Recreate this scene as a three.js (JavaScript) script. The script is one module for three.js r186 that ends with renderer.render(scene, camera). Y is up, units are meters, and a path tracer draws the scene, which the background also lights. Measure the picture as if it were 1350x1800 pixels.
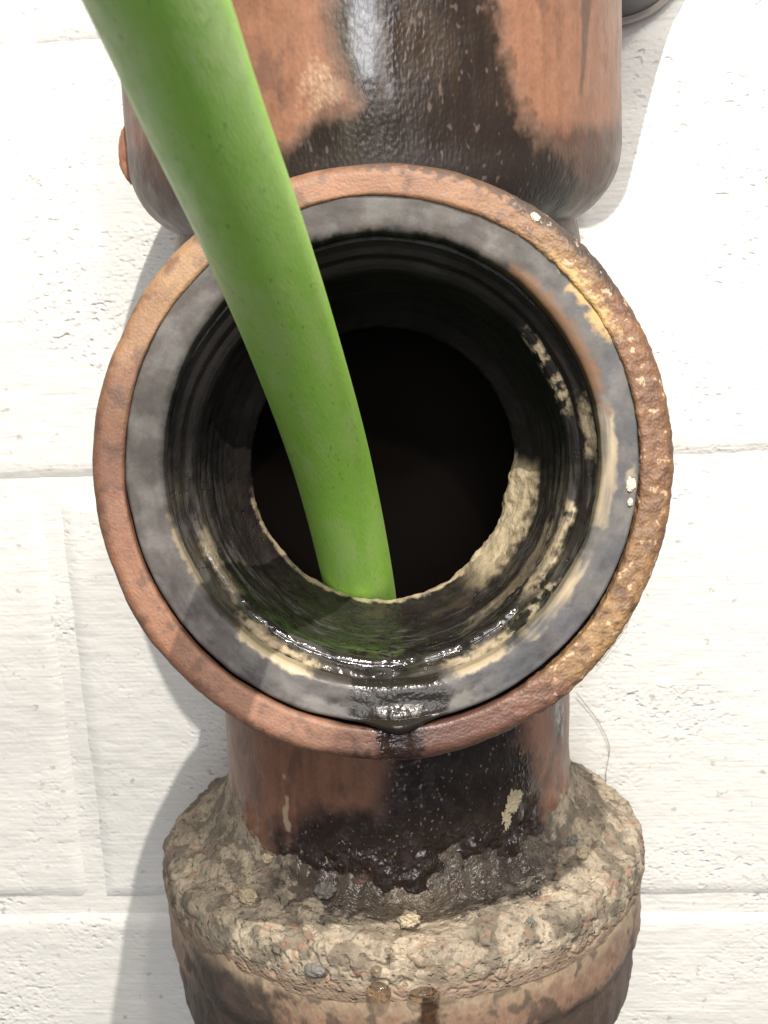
import * as THREE from 'three';
import { ImprovedNoise } from 'three/addons/math/ImprovedNoise.js';
import { RectAreaLightUniformsLib } from 'three/addons/lights/RectAreaLightUniformsLib.js';
import { mergeVertices, toCreasedNormals } from 'three/addons/utils/BufferGeometryUtils.js';

// ---------------------------------------------------------------- camera, lamps, exposure
const W = 768, H = 1024;
const scene = new THREE.Scene();
scene.background = new THREE.Color(0.10, 0.10, 0.105);          // dim even light of the room behind the camera
const camera = new THREE.PerspectiveCamera(37.08, W / H, 0.02, 20);
camera.position.set(-0.00202, 0.13519, 0.61015);
camera.up.set(0.041876, 0.965079, -0.258592);
camera.lookAt(-0.00202, 0.13519 - 0.258819, 0.61015 - 0.965926);
camera.focus = 0.54; camera.userData.fStop = 32;
scene.add(camera);
const renderer = new THREE.WebGLRenderer({ antialias: true });
renderer.setSize(W, H);
renderer.toneMapping = THREE.LinearToneMapping;
renderer.toneMappingExposure = 1.04;
renderer.shadowMap.enabled = true;
RectAreaLightUniformsLib.init();

// key: a small bright lamp high above the pipes
const key = new THREE.SpotLight(0xfff8ee, 11, 0, 0.5, 0.3, 2);
key.position.set(0.131, 1.278, 0.954);
key.target.position.set(0, 0, 0);
key.castShadow = true; key.shadow.mapSize.set(2048, 2048); key.shadow.radius = 0.3;
scene.add(key, key.target);
// hand lamp held above and to the right of the lens
const hand = new THREE.SpotLight(0xfff6ec, 0.55, 0, 0.7, 0.5, 2);
hand.position.set(0.075, 0.43, 0.70);
hand.target.position.set(0, -0.03, 0);
hand.castShadow = true; hand.shadow.mapSize.set(2048, 2048); hand.shadow.radius = 0.6;
scene.add(hand, hand.target);
// a long ceiling strip light running across the room behind the photographer
const strip = new THREE.RectAreaLight(0xfff8f0, 88, 1.7, 0.07);
strip.position.set(0.25, 1.32, 1.85);
strip.lookAt(0, 0, 0);
scene.add(strip);
// doorway of daylight behind the photographer
const door = new THREE.RectAreaLight(0xf0f1f6, 9.5, 0.78, 0.75);
door.position.set(-0.02, 0.52, 2.2);
door.lookAt(0, 0.1, 0);
scene.add(door);

// ---------------------------------------------------------------- helpers
const noise = new ImprovedNoise();
const n3 = (x, y, z) => noise.noise(x + 31.7, y + 17.3, z + 53.1);
function fbm(x, y, z, o = 4) { let a = 0.5, s = 0; for (let i = 0; i < o; i++) { s += a * n3(x, y, z); x = x * 2.03 + 3.1; y = y * 2.03 + 1.7; z = z * 2.03 + 4.3; a *= 0.5; } return s; }
const clamp = (x, a = 0, b = 1) => Math.min(b, Math.max(a, x));
const ss = (a, b, x) => { const t = clamp((x - a) / (b - a)); return t * t * (3 - 2 * t); };
const lerp = (a, b, t) => a + (b - a) * t;
let seed = 7; const rnd = () => { seed = (seed * 1664525 + 1013904223) >>> 0; return seed / 4294967296; };
const mixc = (c, d, t) => { c[0] += (d[0] - c[0]) * t; c[1] += (d[1] - c[1]) * t; c[2] += (d[2] - c[2]) * t; };
const srgb = (x) => { x = clamp(x); return 255 * (x <= 0.0031308 ? 12.92 * x : 1.055 * Math.pow(x, 1 / 2.4) - 0.055); };
function sdPoly(px, py, P) {                                     // signed distance to a closed polygon, negative inside
  let d = 1e9, s = 1;
  for (let i = 0, j = P.length - 1; i < P.length; j = i++) {
    const ax = P[i][0], ay = P[i][1], ex = P[j][0] - ax, ey = P[j][1] - ay, wx = px - ax, wy = py - ay;
    const t = clamp((wx * ex + wy * ey) / (ex * ex + ey * ey)), bx = wx - ex * t, by = wy - ey * t;
    d = Math.min(d, bx * bx + by * by);
    const c1 = py >= ay, c2 = py < P[j][1], c3 = ex * wy > ey * wx;
    if ((c1 && c2 && c3) || (!c1 && !c2 && !c3)) s = -s;
  }
  return s * Math.sqrt(d);
}
const keyed = (list, x) => {                                     // colours at stations, smoothly between them
  let i = 0; while (i < list.length - 2 && list[i + 1][0] < x) i++;
  const a = list[i], b = list[i + 1], t = ss(a[0], b[0], x);
  return [lerp(a[1], b[1], t), lerp(a[2], b[2], t), lerp(a[3], b[3], t)];
};
function texSet(w, h, fn, opt = {}) {                            // fn(u, v, o): o.c linear colour, o.r roughness, o.h height 0..1
  const col = new Uint8Array(w * h * 4), rgh = new Uint8Array(w * h * 4), bmp = new Float32Array(w * h * 4), o = { c: [0, 0, 0], r: 0.5, h: 0.5, coat: 0 }, cot = opt.coat ? new Uint8Array(w * h * 4) : null;
  for (let y = 0; y < h; y++) for (let x = 0; x < w; x++) {
    fn((x + 0.5) / w, (y + 0.5) / h, o);
    const i = (y * w + x) * 4;
    col[i] = srgb(o.c[0]); col[i + 1] = srgb(o.c[1]); col[i + 2] = srgb(o.c[2]); col[i + 3] = 255;
    const r = clamp(o.r) * 255; rgh[i] = rgh[i + 1] = rgh[i + 2] = r; rgh[i + 3] = 255;
    if (cot) { cot[i] = cot[i + 1] = cot[i + 2] = clamp(o.coat) * 255; cot[i + 3] = 255; }
    bmp[i] = bmp[i + 1] = bmp[i + 2] = o.h; bmp[i + 3] = 1;
  }
  const mk = (d, type) => { const t = new THREE.DataTexture(d, w, h, THREE.RGBAFormat, type); t.magFilter = t.minFilter = THREE.LinearFilter; t.wrapS = t.wrapT = THREE.RepeatWrapping; t.needsUpdate = true; return t; };
  const map = mk(col, THREE.UnsignedByteType); map.colorSpace = THREE.SRGBColorSpace;
  const extra = cot ? { clearcoatMap: mk(cot, THREE.UnsignedByteType) } : {};
  return { ...extra, map, roughnessMap: mk(rgh, THREE.UnsignedByteType), bumpMap: mk(bmp, THREE.FloatType) };
}
const mat = (p, tex) => new THREE.MeshPhysicalMaterial({ ...p, ...(tex || {}), roughness: tex ? 1 : p.roughness, side: THREE.DoubleSide });
// a profile of [radius, along, weight of the stretch that follows] -> sampler over 0..1
function profile(ctrl) {
  const cum = [0]; for (let i = 0; i < ctrl.length - 1; i++) cum.push(cum[i] + Math.hypot(ctrl[i + 1][0] - ctrl[i][0], ctrl[i + 1][1] - ctrl[i][1]) * (ctrl[i][2] ?? 1));
  const L = cum[cum.length - 1];
  return (v) => { const s = clamp(v) * L; let i = 0; while (i < ctrl.length - 2 && cum[i + 1] < s) i++; const t = (s - cum[i]) / (cum[i + 1] - cum[i] || 1); return [lerp(ctrl[i][0], ctrl[i + 1][0], t), lerp(ctrl[i][1], ctrl[i + 1][1], t)]; };
}
// turned surface; axis 'y' (angle from +z towards +x) or 'z' (angle clockwise from +y seen from +z)
function turned({ prof, nA, nS, axis, disp, skip, warp, v0 = 0, v1 = 1, a0 = -180, a1 = 180 }) {
  const pos = new Float32Array((nA + 1) * (nS + 1) * 3), uv = new Float32Array((nA + 1) * (nS + 1) * 2), idx = [];
  for (let j = 0; j <= nS; j++) {
    const v = lerp(v0, v1, j / nS), [r, z] = prof(v), [ra, za] = prof(Math.max(0, v - 0.004)), [rb, zb] = prof(Math.min(1, v + 0.004));
    let nr = zb - za, nz = -(rb - ra); const l = Math.hypot(nr, nz) || 1; nr /= l; nz /= l; const sg = axis === 'y' ? -1 : 1; nr *= sg; nz *= sg;
    for (let i = 0; i <= nA; i++) {
      const a = lerp(a0, a1, i / nA), k = a * Math.PI / 180, d = disp ? disp(i === nA && a1 - a0 === 360 ? a0 : a, r, z, v) : 0, wp = warp ? warp(a, r, z, v) : 0, R = r + nr * d, Z = z + nz * d + wp, n = j * (nA + 1) + i;
      if (axis === 'y') { pos[n * 3] = R * Math.sin(k); pos[n * 3 + 1] = Z; pos[n * 3 + 2] = R * Math.cos(k); }
      else { pos[n * 3] = R * Math.sin(k); pos[n * 3 + 1] = R * Math.cos(k); pos[n * 3 + 2] = Z; }
      uv[n * 2] = (a + 180) / 360; uv[n * 2 + 1] = v;
    }
  }
  for (let j = 0; j < nS; j++) for (let i = 0; i < nA; i++) {
    const a = j * (nA + 1) + i, b = a + 1, c = a + nA + 1, d = c + 1;
    if (skip && skip((pos[a * 3] + pos[d * 3]) / 2, (pos[a * 3 + 1] + pos[d * 3 + 1]) / 2, (pos[a * 3 + 2] + pos[d * 3 + 2]) / 2)) continue;
    if (axis === 'y') idx.push(a, d, b, a, c, d); else idx.push(a, b, d, a, d, c);
  }
  const g = new THREE.BufferGeometry();
  g.setAttribute('position', new THREE.BufferAttribute(pos, 3)); g.setAttribute('uv', new THREE.BufferAttribute(uv, 2)); g.setIndex(idx); g.computeVertexNormals();
  if (a1 - a0 === 360) { const N = g.attributes.normal; for (let j = 0; j <= nS; j++) { const p = j * (nA + 1), q = p + nA; const x = N.getX(p) + N.getX(q), y = N.getY(p) + N.getY(q), z = N.getZ(p) + N.getZ(q), l = Math.hypot(x, y, z) || 1; N.setXYZ(p, x / l, y / l, z / l); N.setXYZ(q, x / l, y / l, z / l); } }
  return g;
}
const used = {};
function numbered(name) { used[name] = (used[name] ?? -1) + 1; return used[name] ? name + '_' + String(used[name]).padStart(3, '0') : name; }
function part(name, g, m, parent) { const o = new THREE.Mesh(g, m); o.name = name; o.castShadow = o.receiveShadow = true; parent.add(o); return o; }
function tag(o, label, category, group, kind) { Object.assign(o.userData, { label, category }); if (group) o.userData.group = group; if (kind) o.userData.kind = kind; return o; }
function base(name, pos = [0, 0, 0]) { const o = new THREE.Group(); o.name = numbered(name); o.position.set(...pos); scene.add(o); return o; }
const rad = (d) => d * Math.PI / 180;

// ---------------------------------------------------------------- the painted block wall
const YAW = rad(-6.4);
const wall = base('block_wall', [0, 0, -0.135]); wall.rotation.set(0, YAW, 0.02); wall.updateMatrixWorld(true);
tag(wall, 'white painted block wall with brushed and pitted paint behind the clay drain pipes', 'wall');
{
  const TW = 0.9, TH = 0.45;
  const tex = texSet(2048, 1024, (u, v, o) => {
    const x = u * TW * 1000, y = v * TH * 1000;                   // millimetres; wraps at 900 x 450
    const k = 2 * Math.PI, X = Math.cos(k * u) * 143, Z = Math.sin(k * u) * 143;
    const q = (sx, sy, oct) => fbm(X / sx, y / sy, Z / sx, oct);
    const strokes = fbm(X / 34, y / 1.5, Z / 34 + fbm(X / 30, y / 20, Z / 30, 2), 3);
    const fine = fbm(X / 12, y / 0.7, Z / 12 + 9, 2);
    const pits = ss(0.14, 0.34, q(5, 3.2, 3)), rough = ss(-0.1, 0.35, q(70, 60, 2));
    o.h = 0.5 + strokes * 0.24 * (1 - 0.5 * rough) + fine * 0.05 + q(14, 8, 3) * 0.5 + q(2.6, 1.8, 3) * 0.5 * (0.25 + rough) - pits * 0.7 * (0.15 + rough);
    const t = q(60, 40, 3) * 0.05;
    o.c[0] = 0.735 + t; o.c[1] = 0.728 + t; o.c[2] = 0.69 + t;
    const spot = ss(0.63, 0.68, n3(X / 5.5, y / 5, Z / 5.5 + 40) + 0.25 * n3(X / 1.3, y / 1.3, Z / 1.3));
    mixc(o.c, [0.33, 0.31, 0.28], spot * 0.55);
    o.r = 0.5 + 0.2 * rough;
  });
  const paint = mat({ bumpScale: 0.0009 }, tex);
  const rowsY = [-0.744, -0.508, -0.286, -0.046, 0.167, 0.392, 0.618], joint = 0.010;
  for (let r = 0; r < rowsY.length - 1; r++) for (let c = -2; c <= 2; c++) {
    const off = r % 2 ? 0.05 : -0.177, x0 = off + c * 0.4425 + joint / 2 + (r === 4 ? 0.015 : 0), x1 = x0 + 0.4425 - joint, y0 = rowsY[r] + joint / 2, y1 = rowsY[r + 1] - joint / 2;
    const near = Math.abs(c) <= 1 && r >= 1 && r <= 4, nx = near ? 110 : 6, ny = near ? 60 : 4, g = new THREE.PlaneGeometry(x1 - x0, y1 - y0, nx, ny), p = g.attributes.position, uv = g.attributes.uv, ox = rnd(), oy = rnd();
    g.translate((x0 + x1) / 2, (y0 + y1) / 2, 0);
    for (let i = 0; i < p.count; i++) {
      const x = p.getX(i), y = p.getY(i), wob = fbm(x * 40, y * 40, 3, 2) * 0.004;
      const e = Math.min(x - x0, x1 - x, y - y0, y1 - y) + wob * 0.6, ed = 1 - ss(0, 0.007, e);
      p.setZ(i, -0.0024 * ed * ed + fbm(x * 9, y * 9, 1, 3) * 0.0012 + fbm(x * 60, y * 110, 5, 3) * 0.0005);
      uv.setXY(i, x / TW + ox, y / TH + oy);
    }
    g.computeVertexNormals();
    part('block', g, paint, wall);
  }
  const mg = new THREE.PlaneGeometry(2.3, 1.4, 400, 260), mp = mg.attributes.position, mu = mg.attributes.uv;
  for (let i = 0; i < mp.count; i++) { const x = mp.getX(i), y = mp.getY(i) - 0.06; mp.setXYZ(i, x, y, -0.0021 + fbm(x * 50, y * 50, 8, 2) * 0.0008); mu.setXY(i, x / TW, y / TH); }
  mg.computeVertexNormals();
  part('mortar', mg, paint, wall);
}

// ---------------------------------------------------------------- the clay junction
const TERRA = [0.245, 0.120, 0.072], TAR = [0.016, 0.012, 0.010], CREAM = [0.56, 0.44, 0.30], MUD = [0.40, 0.325, 0.215], SOOT = [0.05, 0.035, 0.028];
const fitting = base('drain_junction');
tag(fitting, 'brown clay drain junction with an open branch socket facing forward and black tar stains', 'drain pipe');
const O = new THREE.Vector3(-0.00173, 0.02108, 0.12309), A = new THREE.Vector3(0, 0.22811, 0.97363);
const toAxis = (x, y, z) => { const d = new THREE.Vector3(x, y, z).sub(O), t = -d.dot(A); return [t, Math.sqrt(Math.max(0, d.lengthSq() - t * t))]; };
const bodyCtrl = [[0.0735, -0.205, 1], [0.0735, 0.066, 1]];
for (let i = 0; i <= 6; i++) { const k = i / 6 * Math.PI / 2; bodyCtrl.push([0.0735 + 0.006 * (1 - Math.cos(k)), 0.074 + 0.006 * Math.sin(k), 1]); }
for (let i = 0; i <= 14; i++) { const k = (1 - i / 14) * 1.12; bodyCtrl.push([0.095 - 0.030 * (1 - Math.cos(k)), 0.117 - 0.030 * Math.sin(k), 1]); }
bodyCtrl.push([0.0955, 0.19, 1], [0.093, 0.193, 1], [0.080, 0.193, 1], [0.079, 0.12, 1]);
const bodyProf = profile(bodyCtrl);
const deg = (a, y, R) => [a * Math.PI / 180 * R, y];
const SOCK = [[27, 200], [27, 166], [28, 146], [31, 133], [33, 127], [40, 119], [50, 108], [56, 96], [56, 76], [-46, 76], [-42, 110], [-26, 121], [-17, 127], [-8, 132], [-3, 138], [-6, 146], [-8, 168], [-9, 200]].map((p) => deg(p[0], p[1], 95));
const NECK = [[52, -60], [66, -60], [67, -119], [57, -124], [54, -131], [50, -131], [46, -124], [40, -60], [-2, -60], [-4, -110], [-6, -122], [-9, -129], [-17, -132], [-27, -129], [-33, -135], [-40, -139], [-47, -144], [-45, -160], [-40, -182], [60, -182], [60, -160], [54, -157], [52, -142], [60, -120]].map((p) => deg(p[0], p[1], 73.5));
const bodyTex = texSet(2048, 1024, (u, v, o) => {
  const a = u * 360 - 180, [r, y] = bodyProf(v), k = rad(a), X = r * Math.sin(k) * 1000, Z = r * Math.cos(k) * 1000, Y = y * 1000, ax = k * (y > 0.085 ? 95 : 73.5);
  const f1 = fbm(X / 30, Y / 30, Z / 30, 4), f2 = fbm(X / 5, Y / 7, Z / 5, 3), f3 = fbm(X / 1.3, Y / 1.6, Z / 1.3, 2);
  const streak = fbm(X / 4, Y / 60, Z / 4, 3);
  const c = o.c; o.coat = 0; c[0] = TERRA[0]; c[1] = TERRA[1]; c[2] = TERRA[2];
  const g = 1 + f1 * 0.6 + f2 * 0.34 + f3 * 0.24 + streak * 0.35; c[0] *= g; c[1] *= g; c[2] *= g;
  o.r = 0.46 + f2 * 0.2; o.h = 0.5 + f2 * 0.12 + f3 * 0.12;
  mixc(c, [0.15, 0.075, 0.048], ss(0.04, 0.36, f1 + 0.5 * f2) * 0.6); mixc(c, [0.10, 0.06, 0.045], ss(0.1, 0.3, fbm(X / 10, Y / 16, Z / 10 + 15, 4)) * 0.5);
  const run2 = fbm(X / 7, Y / 45, Z / 7 + 8, 3), wx = ax + f1 * 8 + f2 * 4 + f3 * 1.6, wy = Y + fbm(X / 22, Y / 22 + 7, Z / 22, 4) * 9 + run2 * 6 + f3 * 1.6;
  if (y > 0.062) {
    // dark brown band round the shoulder
    mixc(c, [0.062, 0.033, 0.024], (1 - ss(119, 128, wy + f2 * 3)) * 0.85);
    // pale mineral bloom at the left of the tar
    const bl = Math.exp(-((ax + 17) ** 2) / 60 - ((Y - 141) ** 2) / 90) * 1.6 + f2 * 0.9 + f3 * 0.7;
    const bm = ss(0.5, 1.9, bl); mixc(c, CREAM, bm * 0.4); o.r = lerp(o.r, 0.3, bm * 0.6); o.h += bm * 0.25 * (0.5 + f3);
    const sd = sdPoly(wx, wy, SOCK), edge = 1 - ss(-0.5, 5, sd), core = 1 - ss(-6, 1, sd + f2 * 5);
    mixc(c, [0.19, 0.12, 0.085], edge * 0.6); mixc(c, [0.05, 0.03, 0.02], (1 - ss(0.0, 5, sd + f2 * 8)) * 0.45); mixc(c, TAR, core * 0.94);
    if (core > 0.05) {
      const film = ss(0.0, 0.35, fbm(X / 8, Y / 22, Z / 8 + 5, 3) + 0.15);
      mixc(c, [0.05, 0.03, 0.015], core * 0.4 * ss(-0.1, 0.3, f1 + streak) * ss(128, 140, Y));
      o.r = lerp(o.r, lerp(0.36, 0.22, film), core); const shelf = ss(112, 126, Y); o.coat = core * (0.25 + 0.75 * film) * (0.12 + 0.88 * shelf); o.r = lerp(o.r, 0.6, core * (1 - shelf) * 0.7);
      o.h = lerp(o.h, 0.5 + fbm(X / 0.9, Y / 3.2, Z / 0.9, 3) * 0.16 + f3 * 0.16 + streak * 0.12, core);
      const fl = ss(0.46, 0.62, n3(X / 1.7, Y / 3.4, Z / 1.7 + 11) + f2 * 0.5); mixc(c, [0.16, 0.12, 0.10], fl * 0.5 * core);
    }
    // thin tar run on the right
    const run = 1 - ss(0.3, 2.4, Math.abs(ax - 84 - (Y - 150) * 0.12 + f1 * 3) - ss(140, 185, Y) * 3); mixc(c, [0.09, 0.055, 0.04], run * ss(134, 142, Y + f2 * 6) * 0.8);
  } else {
    const sd = sdPoly(wx, wy, NECK), edge = 1 - ss(-0.5, 4, sd), soft = sd + f1 * 10 + f2 * 5, core = 1 - ss(-6.5, 1.2, soft);
    mixc(c, [0.13, 0.07, 0.05], edge * 0.6); mixc(c, [0.10, 0.055, 0.04], (1 - ss(-2, 7, soft)) * 0.55); mixc(c, [0.016, 0.011, 0.009], core * 0.95);
    // bare clay showing low on the left of the tar
    const sp = 1 - ss(4, 10, Math.hypot(ax + 20, (Y + 161) * 1.1) + f2 * 9); mixc(c, [0.17, 0.085, 0.06], sp * 0.85);
    if (core > 0.05) {
      const lump = fbm(X / 4, Y / 3.4, Z / 4 + 3, 4), low = 1 - ss(-152, -136, Y);
      mixc(c, [0.055, 0.043, 0.042], core * ss(0.0, 0.3, lump) * low * 0.8 * (1 - sp));
      o.r = lerp(o.r, 0.26 + 0.25 * ss(-0.1, 0.25, f2), core); o.h = lerp(o.h, 0.5 + lump * 0.9 * (0.3 + low) + f3 * 0.4, core);
      mixc(c, CREAM, ss(0.52, 0.6, n3(X / 1.3, Y / 1.9, Z / 1.3 + 3) + f1 * 0.3) * core * 0.4);
    }
    { const wetN = core * ss(-0.15, 0.2, fbm(X / 9, Y / 9, Z / 9 + 12, 3)); o.coat = wetN * 0.9; const bd = ss(0.30, 0.5, n3(X / 1.3, Y / 1.5, Z / 1.3 + 5)) * wetN * (1 - ss(-142, -126, Y)); o.h += bd * 0.7; }
    const drip = (1 - ss(0.6, 1.6, Math.abs(ax + 49 + f2 * 3))) * ss(-0.1, 0.1, n3(0.3, Y / 5, 0.7)) * ss(-150, -140, Y) * (1 - ss(-118, -114, Y)); mixc(c, CREAM, drip * 0.7);
  }
}, { coat: true });
const clay = mat({ bumpScale: 0.0009, clearcoat: 1, clearcoatRoughness: 0.1 }, bodyTex);
const skipBody = (x, y, z) => { const [t, r] = toAxis(x, y, z); return z > 0 && t > -0.01 && r < 0.086; };
const bodyDisp = (a, r, y) => { const k = rad(a), x = r * Math.sin(k), z = r * Math.cos(k); return fbm(x * 22, y * 18, z * 22, 3) * 0.0016 + (y < -0.12 ? (fbm(x * 120, y * 120, z * 120, 3) * 0.003 + Math.max(0, fbm(x * 75, y * 90, z * 75 + 2, 3) + 0.05) * 0.010 * ss(-14, 4, a) * (1 - ss(44, 56, a))) * ss(-0.130, -0.150, y) : 0); };
// where along the profile the shoulder starts
let vS = 0; while (bodyProf(vS)[1] < 0.068) vS += 0.0005;
part('barrel', turned({ prof: bodyProf, axis: 'y', nA: 480, nS: 260, v0: 0, v1: vS, disp: bodyDisp, skip: skipBody }), clay, fitting);
part('upper_socket', turned({ prof: bodyProf, axis: 'y', nA: 420, nS: 200, v0: vS, v1: 1, disp: bodyDisp, skip: skipBody }), clay, fitting);
// inside of the barrel; the deep shade is put into its near-black colour
{
  const shadeBlack = mat({ color: new THREE.Color(0.010, 0.0078, 0.0066), roughness: 0.95, specularIntensity: 0.1 });
  const pr = profile([[0.002, -0.200, 1], [0.0655, -0.204, 1], [0.0655, 0.16, 1], [0.001, 0.165, 1]]);
  part('barrel_lining', turned({ prof: pr, axis: 'y', nA: 160, nS: 160, skip: (x, y, z) => { const [t, r] = toAxis(x, y, z); return z > 0 && r < 0.0655; } }), shadeBlack, fitting);
}
// ---- the branch: everything turned about its own axis, angle clockwise from the top, z towards the viewer
const branchCtrl = [[0.0735, -0.135, 0.15], [0.0745, -0.090, 0.15], [0.080, -0.072, 0.2], [0.090, -0.057, 0.2], [0.0945, -0.049, 0.25], [0.0955, -0.038, 0.4], [0.0957, -0.0042, 2.5]];
for (let i = 1; i <= 6; i++) { const k = i / 6 * Math.PI / 2; branchCtrl.push([0.0957 - 0.0042 * (1 - Math.cos(k)), -0.0042 * (1 - Math.sin(k)), 3]); }
branchCtrl.push([0.0862, 0.0, 3]);
for (let i = 1; i <= 4; i++) { const k = i / 4 * Math.PI / 2; branchCtrl.push([0.0862 - 0.0014 * Math.sin(k), -0.0014 * (1 - Math.cos(k)), 3]); }
branchCtrl.push([0.0842, -0.012, 0.6], [0.070, -0.0135, 0.5]);
const branchProf = profile(branchCtrl);
const RIM = [[-180, .060, .028, .020], [-174, .20, .10, .068], [-165, .31, .165, .11], [-150, .36, .185, .12], [-120, .335, .165, .098], [-95, .30, .145, .09], [-75, .27, .135, .08], [-58, .36, .205, .11], [-45, .42, .255, .135], [-32, .36, .19, .11], [0, .35, .175, .10], [25, .35, .185, .10], [45, .29, .165, .085], [60, .25, .125, .065], [90, .24, .125, .068], [112, .31, .175, .085], [132, .36, .215, .10], [148, .23, .115, .075], [162, .17, .085, .06], [172, .13, .062, .045], [178, .055, .026, .02], [180, .060, .028, .020]];
const branchTex = texSet(2048, 512, (u, v, o) => {
  const a = u * 360 - 180, [r, z] = branchProf(v), k = rad(a), X = Math.sin(k) * r * 1000, Y = Math.cos(k) * r * 1000, Z = z * 1000;
  const f1 = fbm(X / 14, Y / 14, Z / 14, 4), f2 = fbm(X / 3.2, Y / 3.2, Z / 3.2, 4), f3 = fbm(X / 0.9, Y / 0.9, Z / 0.9, 2);
  let c = keyed(RIM, clamp(a + f1 * 16 + f2 * 5, -180, 180));
  const right = ss(20, 45, a) * (1 - ss(140, 158, a)), g = 1 + f1 * 0.35 + f2 * (0.25 + 0.4 * right) + f3 * 0.25;
  c = [c[0] * g * 0.70, c[1] * g * 0.70, c[2] * g * 0.69];
  const grime = ss(0.02, 0.3, fbm(X / 7, Y / 7, Z / 7 + 2, 4) + f3 * 0.15); mixc(c, [0.095, 0.052, 0.038], grime * 0.62);
  o.r = 0.6 + f2 * 0.2; o.h = 0.5 + f2 * (0.14 + 0.16 * right) + f3 * (0.2 + 0.2 * right);
  const face = ss(-6, -1, Z);
  // black crust along the outer edge, upper right
  const crust = ss(26, 36, a + f2 * 10) * (1 - ss(50, 56, a + f2 * 10)) * ss(90.5, 93.2, r * 1000 + f2 * 5) + 0.8 * ss(-12, 4, a) * (1 - ss(56, 66, a)) * ss(92.2, 94, r * 1000 + f2 * 6);
  mixc(c, [0.045, 0.036, 0.03], clamp(crust) * 0.9);
  // ochre clay left on the inner edge, and grit
  const och = ss(38, 48, a + f2 * 8) * (1 - ss(60, 66, a + f2 * 8)) * (1 - ss(86.5, 89.5, r * 1000 + f2 * 6)); mixc(c, [0.47, 0.31, 0.13], clamp(och) * 0.85); o.h += och * 0.3;
  mixc(c, CREAM, right * ss(0.26, 0.36, f2 + f3 * 0.35) * 0.6);
  mixc(c, [0.11, 0.055, 0.035], right * ss(0.2, 0.4, -f2 - 0.3 * f3) * 0.6);
  // tar drip across the bottom of the face
  const wet = 1 - ss(4, 8, Math.abs(X - 1.5 + f2 * 9 + f1 * 5) - (95 - r * 1000) * 0.35 + 0.5); if (Y < 0) { mixc(c, [0.018, 0.010, 0.008], wet * 0.95); o.r = lerp(o.r, 0.16, wet); o.h += wet * (0.1 + f2 * 0.5); }
  const wet2 = ss(-150, -172, -Math.abs(a)) ; if (a > 140) o.r = lerp(o.r, 0.42, ss(140, 160, a));
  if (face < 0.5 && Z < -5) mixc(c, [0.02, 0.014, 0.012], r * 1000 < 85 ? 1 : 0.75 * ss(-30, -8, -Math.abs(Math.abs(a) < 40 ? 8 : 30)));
  o.c[0] = c[0]; o.c[1] = c[1]; o.c[2] = c[2];
});
const branchDisp = (a, r, z) => {
  const k = rad(a), x = Math.sin(k) * r, y = Math.cos(k) * r, right = ss(15, 40, a) * (1 - ss(145, 165, a));
  return fbm(x * 30, y * 30, z * 30, 3) * 0.0014 + fbm(x * 330, y * 330, z * 330, 3) * 0.0006 * (0.25 + right) - (1 - ss(2, 6, Math.abs(x - 0.0015) * 1000)) * (y < 0 ? 0.0009 : 0) * ss(-0.004, 0, z);
};
const branch = part('branch_socket', turned({ prof: branchProf, axis: 'z', nA: 900, nS: 110, disp: branchDisp }), mat({ bumpScale: 0.0007 }, branchTex), fitting);
branch.position.copy(O); branch.scale.set(1, 1.03, 1); branch.rotation.x = -Math.atan2(A.y, A.z);

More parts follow.
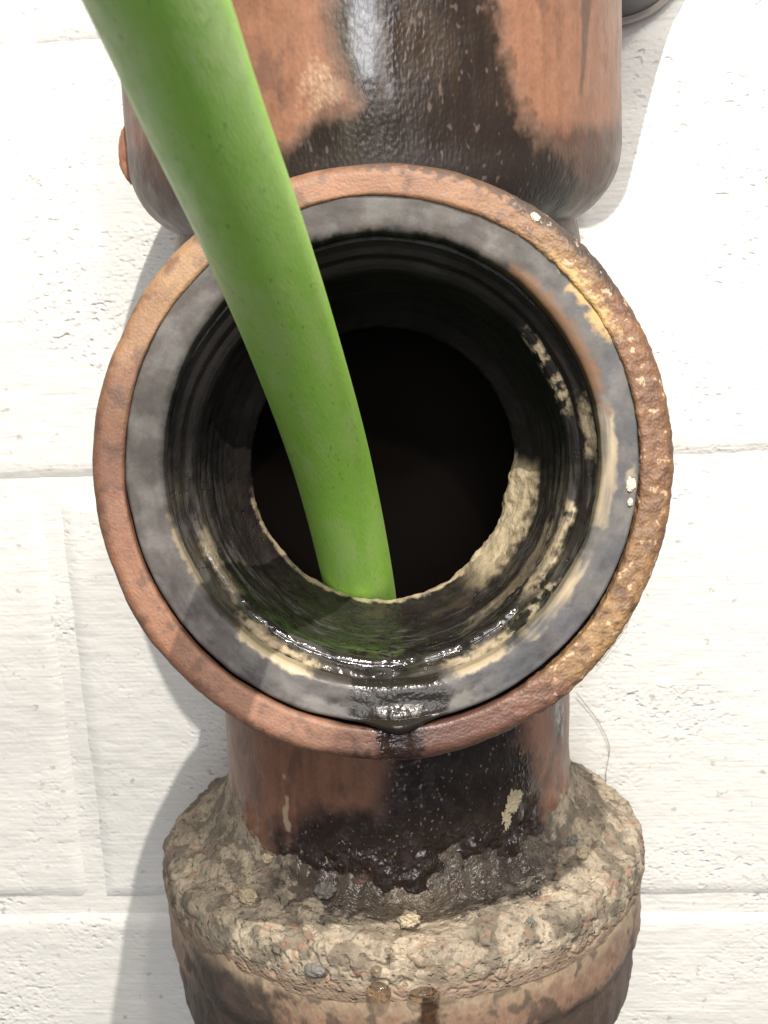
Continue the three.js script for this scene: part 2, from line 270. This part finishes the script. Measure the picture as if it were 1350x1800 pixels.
// grey seal ring set in the mouth, a little high so that a gap shows at the bottom
const sealCtrl = [[0.0845, -0.010, 0.6], [0.0846, -0.0028, 1]];
for (let i = 1; i <= 5; i++) { const k = i / 5 * Math.PI / 2; sealCtrl.push([0.0846 - 0.0010 * (1 - Math.cos(k)), -0.0028 + 0.0013 * Math.sin(k), 1.5]); }
sealCtrl.push([0.0795, -0.0014, 1], [0.0752, -0.0015, 1]);
for (let i = 1; i <= 6; i++) { const k = i / 6 * Math.PI / 2; sealCtrl.push([0.0752 - 0.0030 * Math.sin(k), -0.0015 - 0.0024 * (1 - Math.cos(k)), 1.4]); }
sealCtrl.push([0.0718, -0.0095, 1]);
const sealProf = profile(sealCtrl);
const sealTex = texSet(2048, 384, (u, v, o) => {
  const a = u * 360 - 180, [r, z] = sealProf(v), k = rad(a), R = r * 1000, X = Math.sin(k) * R, Y = Math.cos(k) * R;
  const f1 = fbm(X / 16, Y / 16, 2, 4), f2 = fbm(X / 4, Y / 4, 7, 4), f3 = fbm(X / 1.1, Y / 1.1, z * 900, 2), arc = fbm(a / 14, R / 2.6, 4, 3);
  const c = o.c; c[0] = 0.068; c[1] = 0.060; c[2] = 0.055;
  mixc(c, [0.075, 0.075, 0.079], ss(30, 60, a) * (1 - ss(150, 170, a)));
  mixc(c, [0.118, 0.110, 0.102], 0.8 * clamp(ss(-0.12, 0.22, fbm(X / 11, Y / 11, 12, 4)) * 0.9 + f3 * 0.3));
  const g = 1 + f1 * 0.8 + f2 * 0.35 + arc * 0.2 + f3 * 0.12; c[0] *= g; c[1] *= g; c[2] *= g;
  o.r = lerp(0.62, 0.4, ss(100, 160, Math.abs(a))) + f2 * 0.25; o.h = 0.5 + f2 * 0.15 + f3 * 0.08 + arc * 0.06;
  // rust brown bleeding in from the inner edge, upper right
  mixc(c, [0.16, 0.085, 0.045], ss(30, 42, a + f2 * 14) * (1 - ss(74, 84, a + f2 * 14)) * (1 - ss(74.2, 77.5, R + f2 * 4)) * 0.85);
  // black growth creeping over the inner edge at the top
  mixc(c, [0.02, 0.018, 0.016], ss(-34, -22, a) * (1 - ss(26, 36, a)) * (1 - ss(71.5, 73.8, R + f2 * 5)) * 0.95);
  // ochre clay at the outer edge
  mixc(c, [0.47, 0.31, 0.13], ss(48, 52, a + f2 * 9) * (1 - ss(62, 67, a + f2 * 9)) * ss(80, 83, R + f2 * 6) * 0.85);
  // dried mud wiped along the ring
  const sm = (a0, a1, r0, r1, s) => ss(a0 - 3, a0 + 3, a + f2 * 7) * (1 - ss(a1 - 3, a1 + 3, a + f2 * 7)) * ss(r0 - 0.8, r0 + 0.8, R + f2 * 2.4) * (1 - ss(r1 - 0.8, r1 + 0.8, R + f2 * 2.4)) * s;
  mixc(c, MUD, clamp(sm(80, 108, 71, 77, 0.5 + arc) + sm(118, 142, 71, 76, 0.45 + arc * 1.4) + sm(-158, -138, 70.5, 74.6, 1.1) + sm(148, 164, 70.5, 74.5, 0.85) + sm(96, 98.5, 80.5, 83.5, 0.9) + sm(-122, -104, 71.2, 73.2, 0.5)));
  mixc(c, [0.20, 0.19, 0.175], clamp(sm(-175, -158, 80, 83.6, 0.9) + sm(160, 172, 79, 83.6, 0.9)) * 0.7);
  // wet black patch at the bottom
  const wet = (1 - ss(13, 18, Math.abs(X - 1.5 + f1 * 10 + f2 * 4))) * (Y < 0 ? 1 : 0); mixc(c, [0.016, 0.013, 0.010], wet * 0.92); o.r = lerp(o.r, 0.24, wet); o.h = lerp(o.h, 0.5 + f2 * 0.6 + f3 * 0.3, wet);
});
const sealMat = mat({ bumpScale: 0.0004, specularIntensity: 0.6 }, sealTex);
const seal = part('seal_ring', turned({ prof: sealProf, axis: 'z', nA: 640, nS: 70, disp: (a, r, z) => { const k = rad(a); const sag = Math.exp(-(((Math.sin(k) * r - 0.0015) / 0.0085) ** 2)) * (Math.cos(k) < 0 ? 1 : 0); return fbm(Math.sin(k) * 4, Math.cos(k) * 4, r * 90, 3) * 0.0011 + (r > 0.0835 ? sag * 0.0038 : 0); }, warp: (a, r) => { const k = rad(a); return (Math.cos(k) < 0 ? 1 : 0) * Math.exp(-(((Math.sin(k) * r - 0.0015) / 0.0105) ** 2)) * (0.0019 + 0.0012 * fbm(a / 4, 3, 2, 3)) * ss(0.078, 0.083, r); } }), sealMat, branch);
seal.position.y = 0.0015;

// the black glazed throat: step, ledge, bell-shaped wall, muddy lip and bore
const throatCtrl = [[0.0716, -0.0075, 1.2], [0.0700, -0.0105, 1.2], [0.0680, -0.0120, 1.2], [0.0668, -0.0150, 1.2], [0.0650, -0.0160, 1.2], [0.0636, -0.0175, 1.2], [0.0628, -0.0195, 1.2], [0.0622, -0.023, 1], [0.0612, -0.030, 0.9], [0.0598, -0.040, 0.9], [0.0576, -0.050, 1], [0.0545, -0.058, 1.2], [0.0512, -0.0625, 1.6], [0.0497, -0.0650, 2], [0.0491, -0.0672, 2], [0.0493, -0.0700, 1.4], [0.0512, -0.0760, 0.8], [0.0525, -0.0900, 0.5], [0.0555, -0.1120, 0.3]];
const throatProf = profile(throatCtrl);
const throatTex = texSet(2048, 1024, (u, v, o) => {
  const a = u * 360 - 180, [r, z] = throatProf(v), k = rad(a), R = r * 1000, X = Math.sin(k) * R, Y = Math.cos(k) * R, Z = z * 1000, D = -Z;
  const f1 = fbm(X / 15, Y / 15, Z / 15, 4), f2 = fbm(X / 4, Y / 4, Z / 4, 4), f3 = fbm(X / 1.1, Y / 1.1, Z / 1.1, 2), arc = fbm(a / 14, D / 1.6, 2.2, 3);
  const low = 1 - ss(-30, 20, Y), c = o.c; c[0] = 0.007 + 0.013 * low; c[1] = 0.0058 + 0.0112 * low; c[2] = 0.0052 + 0.0103 * low;  // upper wall of the throat painted darker, its shade put into the colour
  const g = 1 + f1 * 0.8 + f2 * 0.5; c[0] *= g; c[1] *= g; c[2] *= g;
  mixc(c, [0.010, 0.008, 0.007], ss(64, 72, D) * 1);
  mixc(c, [0.085, 0.080, 0.080], clamp(ss(-0.05, 0.3, arc + f1 * 0.6)) * (1 - ss(40, 58, D)) * 0.6 * (0.08 + low));
  o.r = lerp(0.85, lerp(0.2, 0.42, ss(21, 27, D) * (1 - ss(56, 62, D))), low) + f2 * 0.2; o.h = 0.5 + f2 * 0.14 + f3 * 0.1 + arc * 0.10;
  mixc(c, [0.05, 0.04, 0.02], low * ss(0.02, 0.3, f1) * 0.4); const beads = ss(0.36, 0.56, n3(X / 1.1, Y / 1.1, Z / 1.1 + 21)) * low * ss(0.0, 0.25, fbm(X / 8, Y / 8, Z / 8 + 4, 2) + 0.06); o.h += beads * 0.9;
  const blob = (a0, a1, d0, d1, s, e = 1.5) => ss(a0 - 4, a0 + 4, a + f2 * 12) * (1 - ss(a1 - 4, a1 + 4, a + f2 * 12)) * ss(d0 - e, d0 + e, D + f2 * 4) * (1 - ss(d1 - e, d1 + e, D + f2 * 4)) * s;
  // pale mud: on the steps, a smear at the lower right, and along the lip
  let mud = blob(-157, -136, 9.8, 13, 1) + blob(146, 163, 9.8, 12.5, 0.85) + blob(106, 132, 15, 18.5, 0.9) + blob(128, 146, 10, 14, 0.6) * ss(-0.05, 0.2, f2) + blob(-130, -108, 14.5, 18, 0.35) + blob(54, 78, 16, 21, 0.7) * ss(-0.12, 0.12, f2) + blob(76, 90, 8, 12, 0.55) + blob(112, 150, 24, 34, 0.3);
  const lip = ss(63.8, 65.4, D + f2 * 2.5) * (1 - ss(69.5, 73, D + f2 * 3));
  mud += lip * (ss(84, 96, a + f2 * 6) * 1.0 + (1 - ss(-104, -96, a)) * 0.75);
  mud += ss(49, 57, D + f2 * 7) * (1 - ss(68, 71, D)) * ss(88, 97, a + f1 * 8) * (1 - ss(128, 152, a + f1 * 8)) * 0.95;
  mud = clamp(mud);
  mixc(c, [MUD[0] * (1 + f2 * 0.5), MUD[1] * (1 + f2 * 0.5), MUD[2] * (1 + f2 * 0.5)], mud * 0.9);
  o.r = lerp(o.r, 0.55, mud); o.h = lerp(o.h, 0.55 + f2 * 0.5 + f3 * 0.25, mud);
  // water standing along the bottom
  const wet = (1 - ss(150, 128, Math.abs(a))) * (1 - mud) * ss(6, 9, D); o.r = lerp(o.r, 0.1, wet * 0.4);
  o.coat = (0.02 + 0.98 * ss(95, 135, Math.abs(a) + f1 * 30)) * (1 - 0.75 * ss(21, 27, D + f2 * 5) * (1 - ss(56, 62, D + f2 * 4))) * (1 - mud * 0.8) * ss(-0.3, 0.05, f2 + 0.1);
}, { coat: true });
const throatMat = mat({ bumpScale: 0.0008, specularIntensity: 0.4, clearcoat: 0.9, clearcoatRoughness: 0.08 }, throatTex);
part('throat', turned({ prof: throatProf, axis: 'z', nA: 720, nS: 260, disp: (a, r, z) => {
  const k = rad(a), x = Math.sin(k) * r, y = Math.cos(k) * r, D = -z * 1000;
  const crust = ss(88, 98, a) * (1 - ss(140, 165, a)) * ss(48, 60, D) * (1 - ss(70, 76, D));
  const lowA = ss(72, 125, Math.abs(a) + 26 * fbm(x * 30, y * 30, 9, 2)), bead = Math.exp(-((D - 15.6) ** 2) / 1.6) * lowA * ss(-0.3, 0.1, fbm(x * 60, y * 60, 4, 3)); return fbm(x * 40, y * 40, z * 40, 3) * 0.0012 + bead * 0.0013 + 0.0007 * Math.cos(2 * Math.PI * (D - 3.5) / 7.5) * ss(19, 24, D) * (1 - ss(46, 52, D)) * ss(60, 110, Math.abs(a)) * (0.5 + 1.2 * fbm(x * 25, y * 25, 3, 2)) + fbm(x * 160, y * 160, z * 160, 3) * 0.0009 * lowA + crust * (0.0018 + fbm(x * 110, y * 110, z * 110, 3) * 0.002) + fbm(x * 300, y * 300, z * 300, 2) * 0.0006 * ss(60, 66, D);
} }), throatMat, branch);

// small raised lumps: mortar splash on the neck, glazed lump at the left of the upper socket, clay grit on the rim
function lump(name, sx, sy, sz, f, amp, m, parent, pos, look, sd) {
  const g = new THREE.IcosahedronGeometry(1, 14), p = g.attributes.position;
  for (let i = 0; i < p.count; i++) { const x = p.getX(i), y = p.getY(i), z = p.getZ(i), k = 1 + fbm(x * f + sd, y * f, z * f, 4) * amp; p.setXYZ(i, x * k * sx, y * k * sy, z * k * sz); }
  const h = mergeVertices(g.deleteAttribute('normal').deleteAttribute('uv')); h.computeVertexNormals();
  const o = part(name, h, m, parent); o.position.set(...pos); if (look) o.rotation.set(...look); return o;
}
const splashMat = mat({ color: new THREE.Color(0.42, 0.36, 0.24), roughness: 0.7 });
const onBody = (a, y, R) => [R * Math.sin(rad(a)), y, R * Math.cos(rad(a))];
for (const [a, y, sx, sy, s] of [[36.5, -0.1330, 0.0030, 0.0038, 1], [33.8, -0.1395, 0.0022, 0.0034, 2.3], [39, -0.1310, 0.0018, 0.0016, 4.1], [32.0, -0.1435, 0.0016, 0.0012, 5.3]]) lump('mortar_splash', sx, sy, 0.0005, 2.6, 1.7, splashMat, fitting, onBody(a, y, 0.0737), [0, rad(a), 0], s);
{ const l = lump('glaze_drip', 0.0075, 0.0135, 0.009, 1.3, 0.35, mat({ color: new THREE.Color(0.33, 0.16, 0.095), roughness: 0.4 }), fitting, onBody(-86, 0.1205, 0.0895), [0, rad(-86), rad(-6)], 3.3); l.userData.label = 'raised clay drip on the left side of the upper socket'; }
const gritPale = mat({ color: new THREE.Color(0.5, 0.46, 0.38), roughness: 0.8 });
for (const [a, r, s] of [[97, 0.0817, 0.0019], [101, 0.0822, 0.0011], [35, 0.0925, 0.0015]]) {
  lump('clay_lump', s * 1.1, s * 0.8, 0.0006, 1.7, 0.7, gritPale, branch, [r * Math.sin(rad(a)), r * Math.cos(rad(a)), a > 90 ? -0.001 : 0.0002], [0, 0, rad(-a)], a);
}

// ---------------------------------------------------------------- the pipe below, with its cement joint
const lower = base('lower_pipe');
tag(lower, 'clay pipe socket below the junction, topped by a crumbly tan cement collar', 'drain pipe');
const cemCtrl = [[0.0722, -0.132, 1], [0.0738, -0.143, 1], [0.0765, -0.1505, 1], [0.081, -0.158, 1], [0.088, -0.165, 1], [0.0955, -0.1695, 1], [0.1000, -0.1720, 1], [0.1028, -0.1755, 1], [0.1038, -0.180, 1], [0.1036, -0.186, 1], [0.1024, -0.192, 1]];
const cemProf = profile(cemCtrl);
const cemTex = texSet(2048, 320, (u, v, o) => {
  const a = u * 360 - 180, [r, y] = cemProf(v), k = rad(a), X = Math.sin(k) * r * 1000, Z = Math.cos(k) * r * 1000, Y = y * 1000;
  const f1 = fbm(X / 20, Y / 20, Z / 20, 4), f2 = fbm(X / 5, Y / 5, Z / 5, 4), f3 = fbm(X / 1.2, Y / 1.2, Z / 1.2, 3);
  const c = o.c; c[0] = 0.335; c[1] = 0.282; c[2] = 0.206;
  const g = 1 + f1 * 0.5 + f2 * 0.35 + f3 * 0.4; c[0] *= g; c[1] *= g; c[2] *= g;
  const patch = fbm(X / 11 + 2, Y / 9, Z / 11, 5); mixc(c, [0.115, 0.095, 0.07], ss(0.0, 0.12, patch + f3 * 0.12) * 0.8); mixc(c, [0.18, 0.15, 0.11], ss(0.12, 0.3, fbm(X / 3, Y / 3, Z / 3 + 8, 3)) * 0.6); mixc(c, [0.24, 0.205, 0.155], ss(0.05, 0.18, fbm(X / 9 + 5, Y / 9, Z / 9, 4)) * 0.55); mixc(c, [0.27, 0.15, 0.10], ss(0.2, 0.3, fbm(X / 6, Y / 6 + 3, Z / 6, 3)) * 0.6);
  const crack = 1 - ss(0.0, 0.02, Math.abs(fbm(X / 9, Y / 9, Z / 9 + 4, 3))); mixc(c, [0.10, 0.08, 0.06], crack * 0.45 * ss(0, 0.2, f1 + 0.1));
  const goo = ss(-48, -34, a + f2 * 14) * (1 - ss(50, 62, a + f2 * 14)) * ss(-166, -161, Y + f2 * 16 + f1 * 8 - Math.abs(a - 10) * 0.08) ; mixc(c, [0.03, 0.022, 0.02], goo * 0.8);
  o.r = lerp(0.85, 0.3, goo); mixc(c, [0.30, 0.205, 0.14], ss(-181, -187, Y + f2 * 5) * 0.7); const wet = Math.exp(-((a - 2) ** 2) / 90) * ss(-186, -178, Y); o.r = lerp(o.r, 0.35, wet * 0.7); mixc(c, [0.30, 0.23, 0.155], wet * 0.4);
  const pit = ss(0.18, 0.34, fbm(X / 2.2, Y / 2.2, Z / 2.2 + 6, 3)); mixc(c, [0.09, 0.075, 0.055], pit * 0.6); o.h = 0.5 + f2 * 0.25 + f3 * 0.55 - crack * 0.2 - pit * 0.7;
});
const cemMat = mat({ bumpScale: 0.0007 }, cemTex);
part('cement_collar', turned({ prof: cemProf, axis: 'y', nA: 900, nS: 120, disp: (a, r, y, v) => {
  const k = rad(a), x = Math.sin(k) * r, z = Math.cos(k) * r, w = ss(0, 0.12, v) * (1 - ss(0.9, 1, v));
  const out = ss(0.72, 0.9, v), blk = fbm(x * 95, y * 95, z * 95, 2), step = ss(-0.02, 0.03, blk) * 0.0014 + ss(0.16, 0.2, blk) * 0.0010, crest = Math.exp(-(((v - 0.73 - 0.06 * fbm(a / 12, 1, 3, 2)) / 0.035) ** 2)) * 0.0012 * ss(-0.25, 0.1, fbm(a / 8, 6, 2, 2)), cr = Math.abs(fbm(x * 70 + 3, y * 70, z * 70, 3)); return ss(0, 0.3, v) * 0.0004 - (1 - ss(0.0, 0.45, v)) * 0.0022 * Math.max(0, Math.cos(k)) + (fbm(x * 55, y * 55, z * 55, 4) * lerp(0.0036, 0.0014, out) + fbm(x * 260, y * 260, z * 260, 3) * lerp(0.0014, 0.0006, out) - ss(0.05, 0, cr) * 0.0012) * w * (0.45 + 0.55 * ss(0.25, 0.5, v)) + step * 0.45 * w * ss(0.2, 0.45, v) * (1 - out) + crest + 0.0004;
}, warp: (a, r, y, v) => -0.021 * Math.pow(Math.max(0, Math.cos(rad(a * 0.8))), 2) * (1 - ss(0.1, 0.72, v)) * (0.75 + 0.7 * fbm(a / 14, 2, 5, 3)) }), cemMat, lower);
const lowCtrl = [[0.080, -0.180, 1], [0.1022, -0.181, 1], [0.1032, -0.184, 1], [0.1032, -0.2085, 1], [0.1028, -0.2105, 1], [0.1024, -0.2120, 1], [0.1016, -0.2132, 1], [0.1008, -0.2150, 1], [0.1004, -0.219, 1], [0.1000, -0.232, 1]];
for (let i = 1; i <= 8; i++) { const k = i / 8 * 1.15; lowCtrl.push([0.1000 - 0.030 * (1 - Math.cos(k)), -0.232 - 0.028 * Math.sin(k), 1]); }
lowCtrl.push([0.0775, -0.262, 1], [0.0755, -0.275, 1], [0.0755, -0.60, 0.3]);
const lowProf = profile(lowCtrl);
const lowTex = texSet(2048, 512, (u, v, o) => {
  const a = u * 360 - 180, [r, y] = lowProf(v), k = rad(a), X = Math.sin(k) * r * 1000, Z = Math.cos(k) * r * 1000, Y = y * 1000, ax = k * 103;
  const f1 = fbm(X / 26, Y / 26, Z / 26, 4), f2 = fbm(X / 5, Y / 6, Z / 5, 4), f3 = fbm(X / 1.2, Y / 1.4, Z / 1.2, 2);
  const c = o.c; c[0] = 0.25; c[1] = 0.155; c[2] = 0.105; const g = 1 + f1 * 0.5 + f2 * 0.35 + f3 * 0.2; c[0] *= g; c[1] *= g; c[2] *= g;
  mixc(c, [0.42, 0.33, 0.22], ss(-206, -190, Y + f2 * 12 + f1 * 10) * 0.75);
  const dk = ss(0.0, 0.16, f1 + f2 * 0.45 + 0.04); mixc(c, [0.045, 0.034, 0.028], dk * 0.75 * (1 - ss(-196, -186, Y)));
  const left = (1 - ss(-34, -24, a + f2 * 14)) * ss(-62, -56, a + f2 * 6) * (1 - ss(-197, -189, Y + f1 * 12 + f2 * 6)); mixc(c, [0.05, 0.042, 0.035], left * 0.85);
  mixc(c, [0.062, 0.043, 0.033], (1 - ss(-215, -211, Y + f2 * 5)) * 0.85);
  mixc(c, [0.22, 0.075, 0.03], (1 - ss(2, 5, Math.hypot(ax + 113, (Y + 190) * 0.8) + f2 * 3)) * 0.8);
  const drip = (1 - ss(2, 4.5, Math.abs(ax - 7 + (Y + 190) * 0.1 + f2 * 5))) * ss(-230, -200, Y) ; mixc(c, [0.035, 0.014, 0.006], drip * 0.85); o.r = lerp(0.6 + f2 * 0.2, 0.2, drip);
  o.h = 0.5 + f2 * 0.35 + f3 * 0.25;
});
part('socket', turned({ prof: lowProf, axis: 'y', nA: 420, nS: 160, disp: (a, r, y) => { const k = rad(a), x = Math.sin(k) * r, z = Math.cos(k) * r; return fbm(x * 25, y * 25, z * 25, 3) * 0.0022 + fbm(x * 120, y * 120, z * 120, 3) * 0.0013; } }), mat({ bumpScale: 0.001 }, lowTex), lower);
const cemMat2 = mat({ color: new THREE.Color(0.40, 0.33, 0.225), roughness: 0.9 });
const stoneMat = mat({ color: new THREE.Color(0.15, 0.14, 0.12), roughness: 0.6 });
lump('stone_chip', 0.0042, 0.0034, 0.0032, 1.2, 0.5, stoneMat, lower, onBody(-19.5, -0.1795, 0.1040), [0.3, rad(-20), 0.2], 6).userData.label = 'grey stone chip set in the tan cement';
for (let i = 0; i < 7; i++) { const a = -75 + rnd() * 150, q = rnd(), [r, y] = cemProf(0.3 + q * 0.5), s = 0.0012 + rnd() * 0.0022; lump('cement_crumb', s * 1.3, s, s, 2, 0.9, i % 3 ? cemMat2 : stoneMat, lower, onBody(a, y + 0.0006, r), [rnd(), rad(a), rnd()], i * 1.7); }

// ---------------------------------------------------------------- the green hose
{
  const pts = [[-0.052, 0.225, 0.455], [-0.0495, 0.205, 0.40], [-0.0465, 0.184, 0.348], [-0.0418, 0.1561, 0.2960], [-0.0384, 0.1345, 0.2600], [-0.0332, 0.1061, 0.2143], [-0.0269, 0.0679, 0.1592], [-0.0191, 0.0153, 0.0982], [-0.0135, -0.0354, 0.0554], [-0.0115, -0.0679, 0.0279], [-0.0105, -0.13, 0.002], [-0.010, -0.19, -0.006]].map((p) => new THREE.Vector3(...p));
  const curve = new THREE.CatmullRomCurve3(pts, false, 'centripetal');
  const tex = texSet(512, 1024, (u, v, o) => {                    // u along, v round
    const k = v * 2 * Math.PI, X = Math.cos(k) * 13.5, Y = Math.sin(k) * 13.5, Z = u * 540;
    const f1 = fbm(X / 12, Y / 12, Z / 30, 4), f2 = fbm(X / 3, Y / 3, Z / 6, 3), f3 = fbm(X / 0.5, Y / 0.5, Z / 0.5, 2);
    const c = o.c; c[0] = 0.31; c[1] = 0.61; c[2] = 0.085; mixc(c, [0.37, 0.62, 0.14], ss(-0.1, 0.35, f1)); mixc(c, [0.25, 0.57, 0.05], ss(0.05, 0.35, f2 + fbm(X / 5, Y / 5, Z / 40, 3)) * 0.5);
    const scuff = ss(0.22, 0.34, fbm(X / 1.2, Y / 1.2, Z / 14 + 4, 3) + f1 * 0.3); mixc(c, [0.45, 0.58, 0.30], scuff * 0.22); mixc(c, [0.10, 0.12, 0.04], ss(0.3, 0.42, fbm(X / 1.6 + 9, Y / 1.6, Z / 2.2, 3)) * 0.5);
    const g = 1 + f3 * 0.12; c[0] *= g; c[1] *= g; c[2] *= g;
    o.r = 0.42 + f2 * 0.15; o.h = 0.5 + f2 * 0.08 + f3 * 0.3;
  });
  const g = new THREE.TubeGeometry(curve, 320, 0.0135, 64, false);
  const hose = part('green_hose', g, mat({ bumpScale: 0.0004, sheen: 0.15, sheenColor: new THREE.Color(0.4, 0.6, 0.2), sheenRoughness: 0.5 }, tex), scene);
  tag(hose, 'bright green plastic hose leading down into the open clay branch', 'hose');
}

// ---------------------------------------------------------------- black pipe end on the wall behind the upper socket
const stub = base('pipe_coupling', [0.1113, 0.2025, -0.1225]);
tag(stub, 'dark tapered rubber coupling on the wall, half hidden behind the upper clay socket', 'pipe coupling');
stub.rotation.y = YAW;
{
  const rubber = mat({ color: new THREE.Color(0.018, 0.018, 0.021), roughness: 0.45 }), pale = mat({ color: new THREE.Color(0.42, 0.38, 0.34), roughness: 0.5 });
  const pr = profile([[0.001, 0.100], [0.013, 0.100], [0.018, 0.0985], [0.020, 0.095], [0.027, 0.05], [0.035, 0.013], [0.035, 0.0]]);
  part('sleeve', turned({ prof: pr, axis: 'z', nA: 128, nS: 60 }), rubber, stub);
  const pf = profile([[0.035, 0.013], [0.0368, 0.0127], [0.0378, 0.011], [0.038, 0.008], [0.038, -0.002]]);
  part('flange', turned({ prof: pf, axis: 'z', nA: 128, nS: 30 }), pale, stub);
}

// ---------------------------------------------------------------- water, hairs
const water = mat({ color: new THREE.Color(0.97, 0.95, 0.92), roughness: 0.02, transmission: 1, thickness: 0.004, ior: 1.33, attenuationColor: new THREE.Color(0.8, 0.66, 0.48), attenuationDistance: 0.02 });
const dropG = new THREE.SphereGeometry(1, 32, 20);
for (const [a, y, r, sx, sy, sz, label] of [
  [-6.2, -0.1860, 0.1060, 0.0046, 0.0044, 0.0030, 'largest round water drop on the front edge of the cement collar'],
  [-6.6, -0.1772, 0.1050, 0.0020, 0.0020, 0.0018, 'small water drop just above the largest drop on the cement'],
  [-3.6, -0.1735, 0.1022, 0.0018, 0.0019, 0.0017, 'topmost tiny water drop on the cement collar'],
  [2.9, -0.1872, 0.1060, 0.0062, 0.0030, 0.0026, 'wide brown water bead on the cement edge right of the round drop'],
]) { const o = part(numbered('water_drop'), dropG, water, scene); o.position.set(...onBody(a, y, r)); o.rotation.set(0, rad(a), 0); o.scale.set(sx, sy, sz); tag(o, label, 'water drop', 'water drops on the cement collar'); }
const hairMat = mat({ color: new THREE.Color(0.24, 0.20, 0.16), roughness: 0.5 });
for (const [pts, label] of [
  [[[0.0905, -0.163, 0.003], [0.1015, -0.180, 0.002], [0.1065, -0.193, 0.003], [0.1045, -0.208, 0.002], [0.1040, -0.224, 0.002]], 'thin curved hair stuck on the white wall right of the neck'],
  [[[0.119, -0.118, 0.004], [0.1165, -0.126, 0.006], [0.109, -0.138, 0.004], [0.101, -0.149, 0.003]], 'short thin hair on the wall beside the lower right of the rim'],
]) {
  const c = new THREE.CatmullRomCurve3(pts.map((p) => wall.localToWorld(new THREE.Vector3(...p))));
  const o = part(numbered('hair_strand'), new THREE.TubeGeometry(c, 40, 0.00016, 5), hairMat, scene); tag(o, label, 'hair', 'hairs on the wall');
}

renderer.render(scene, camera);
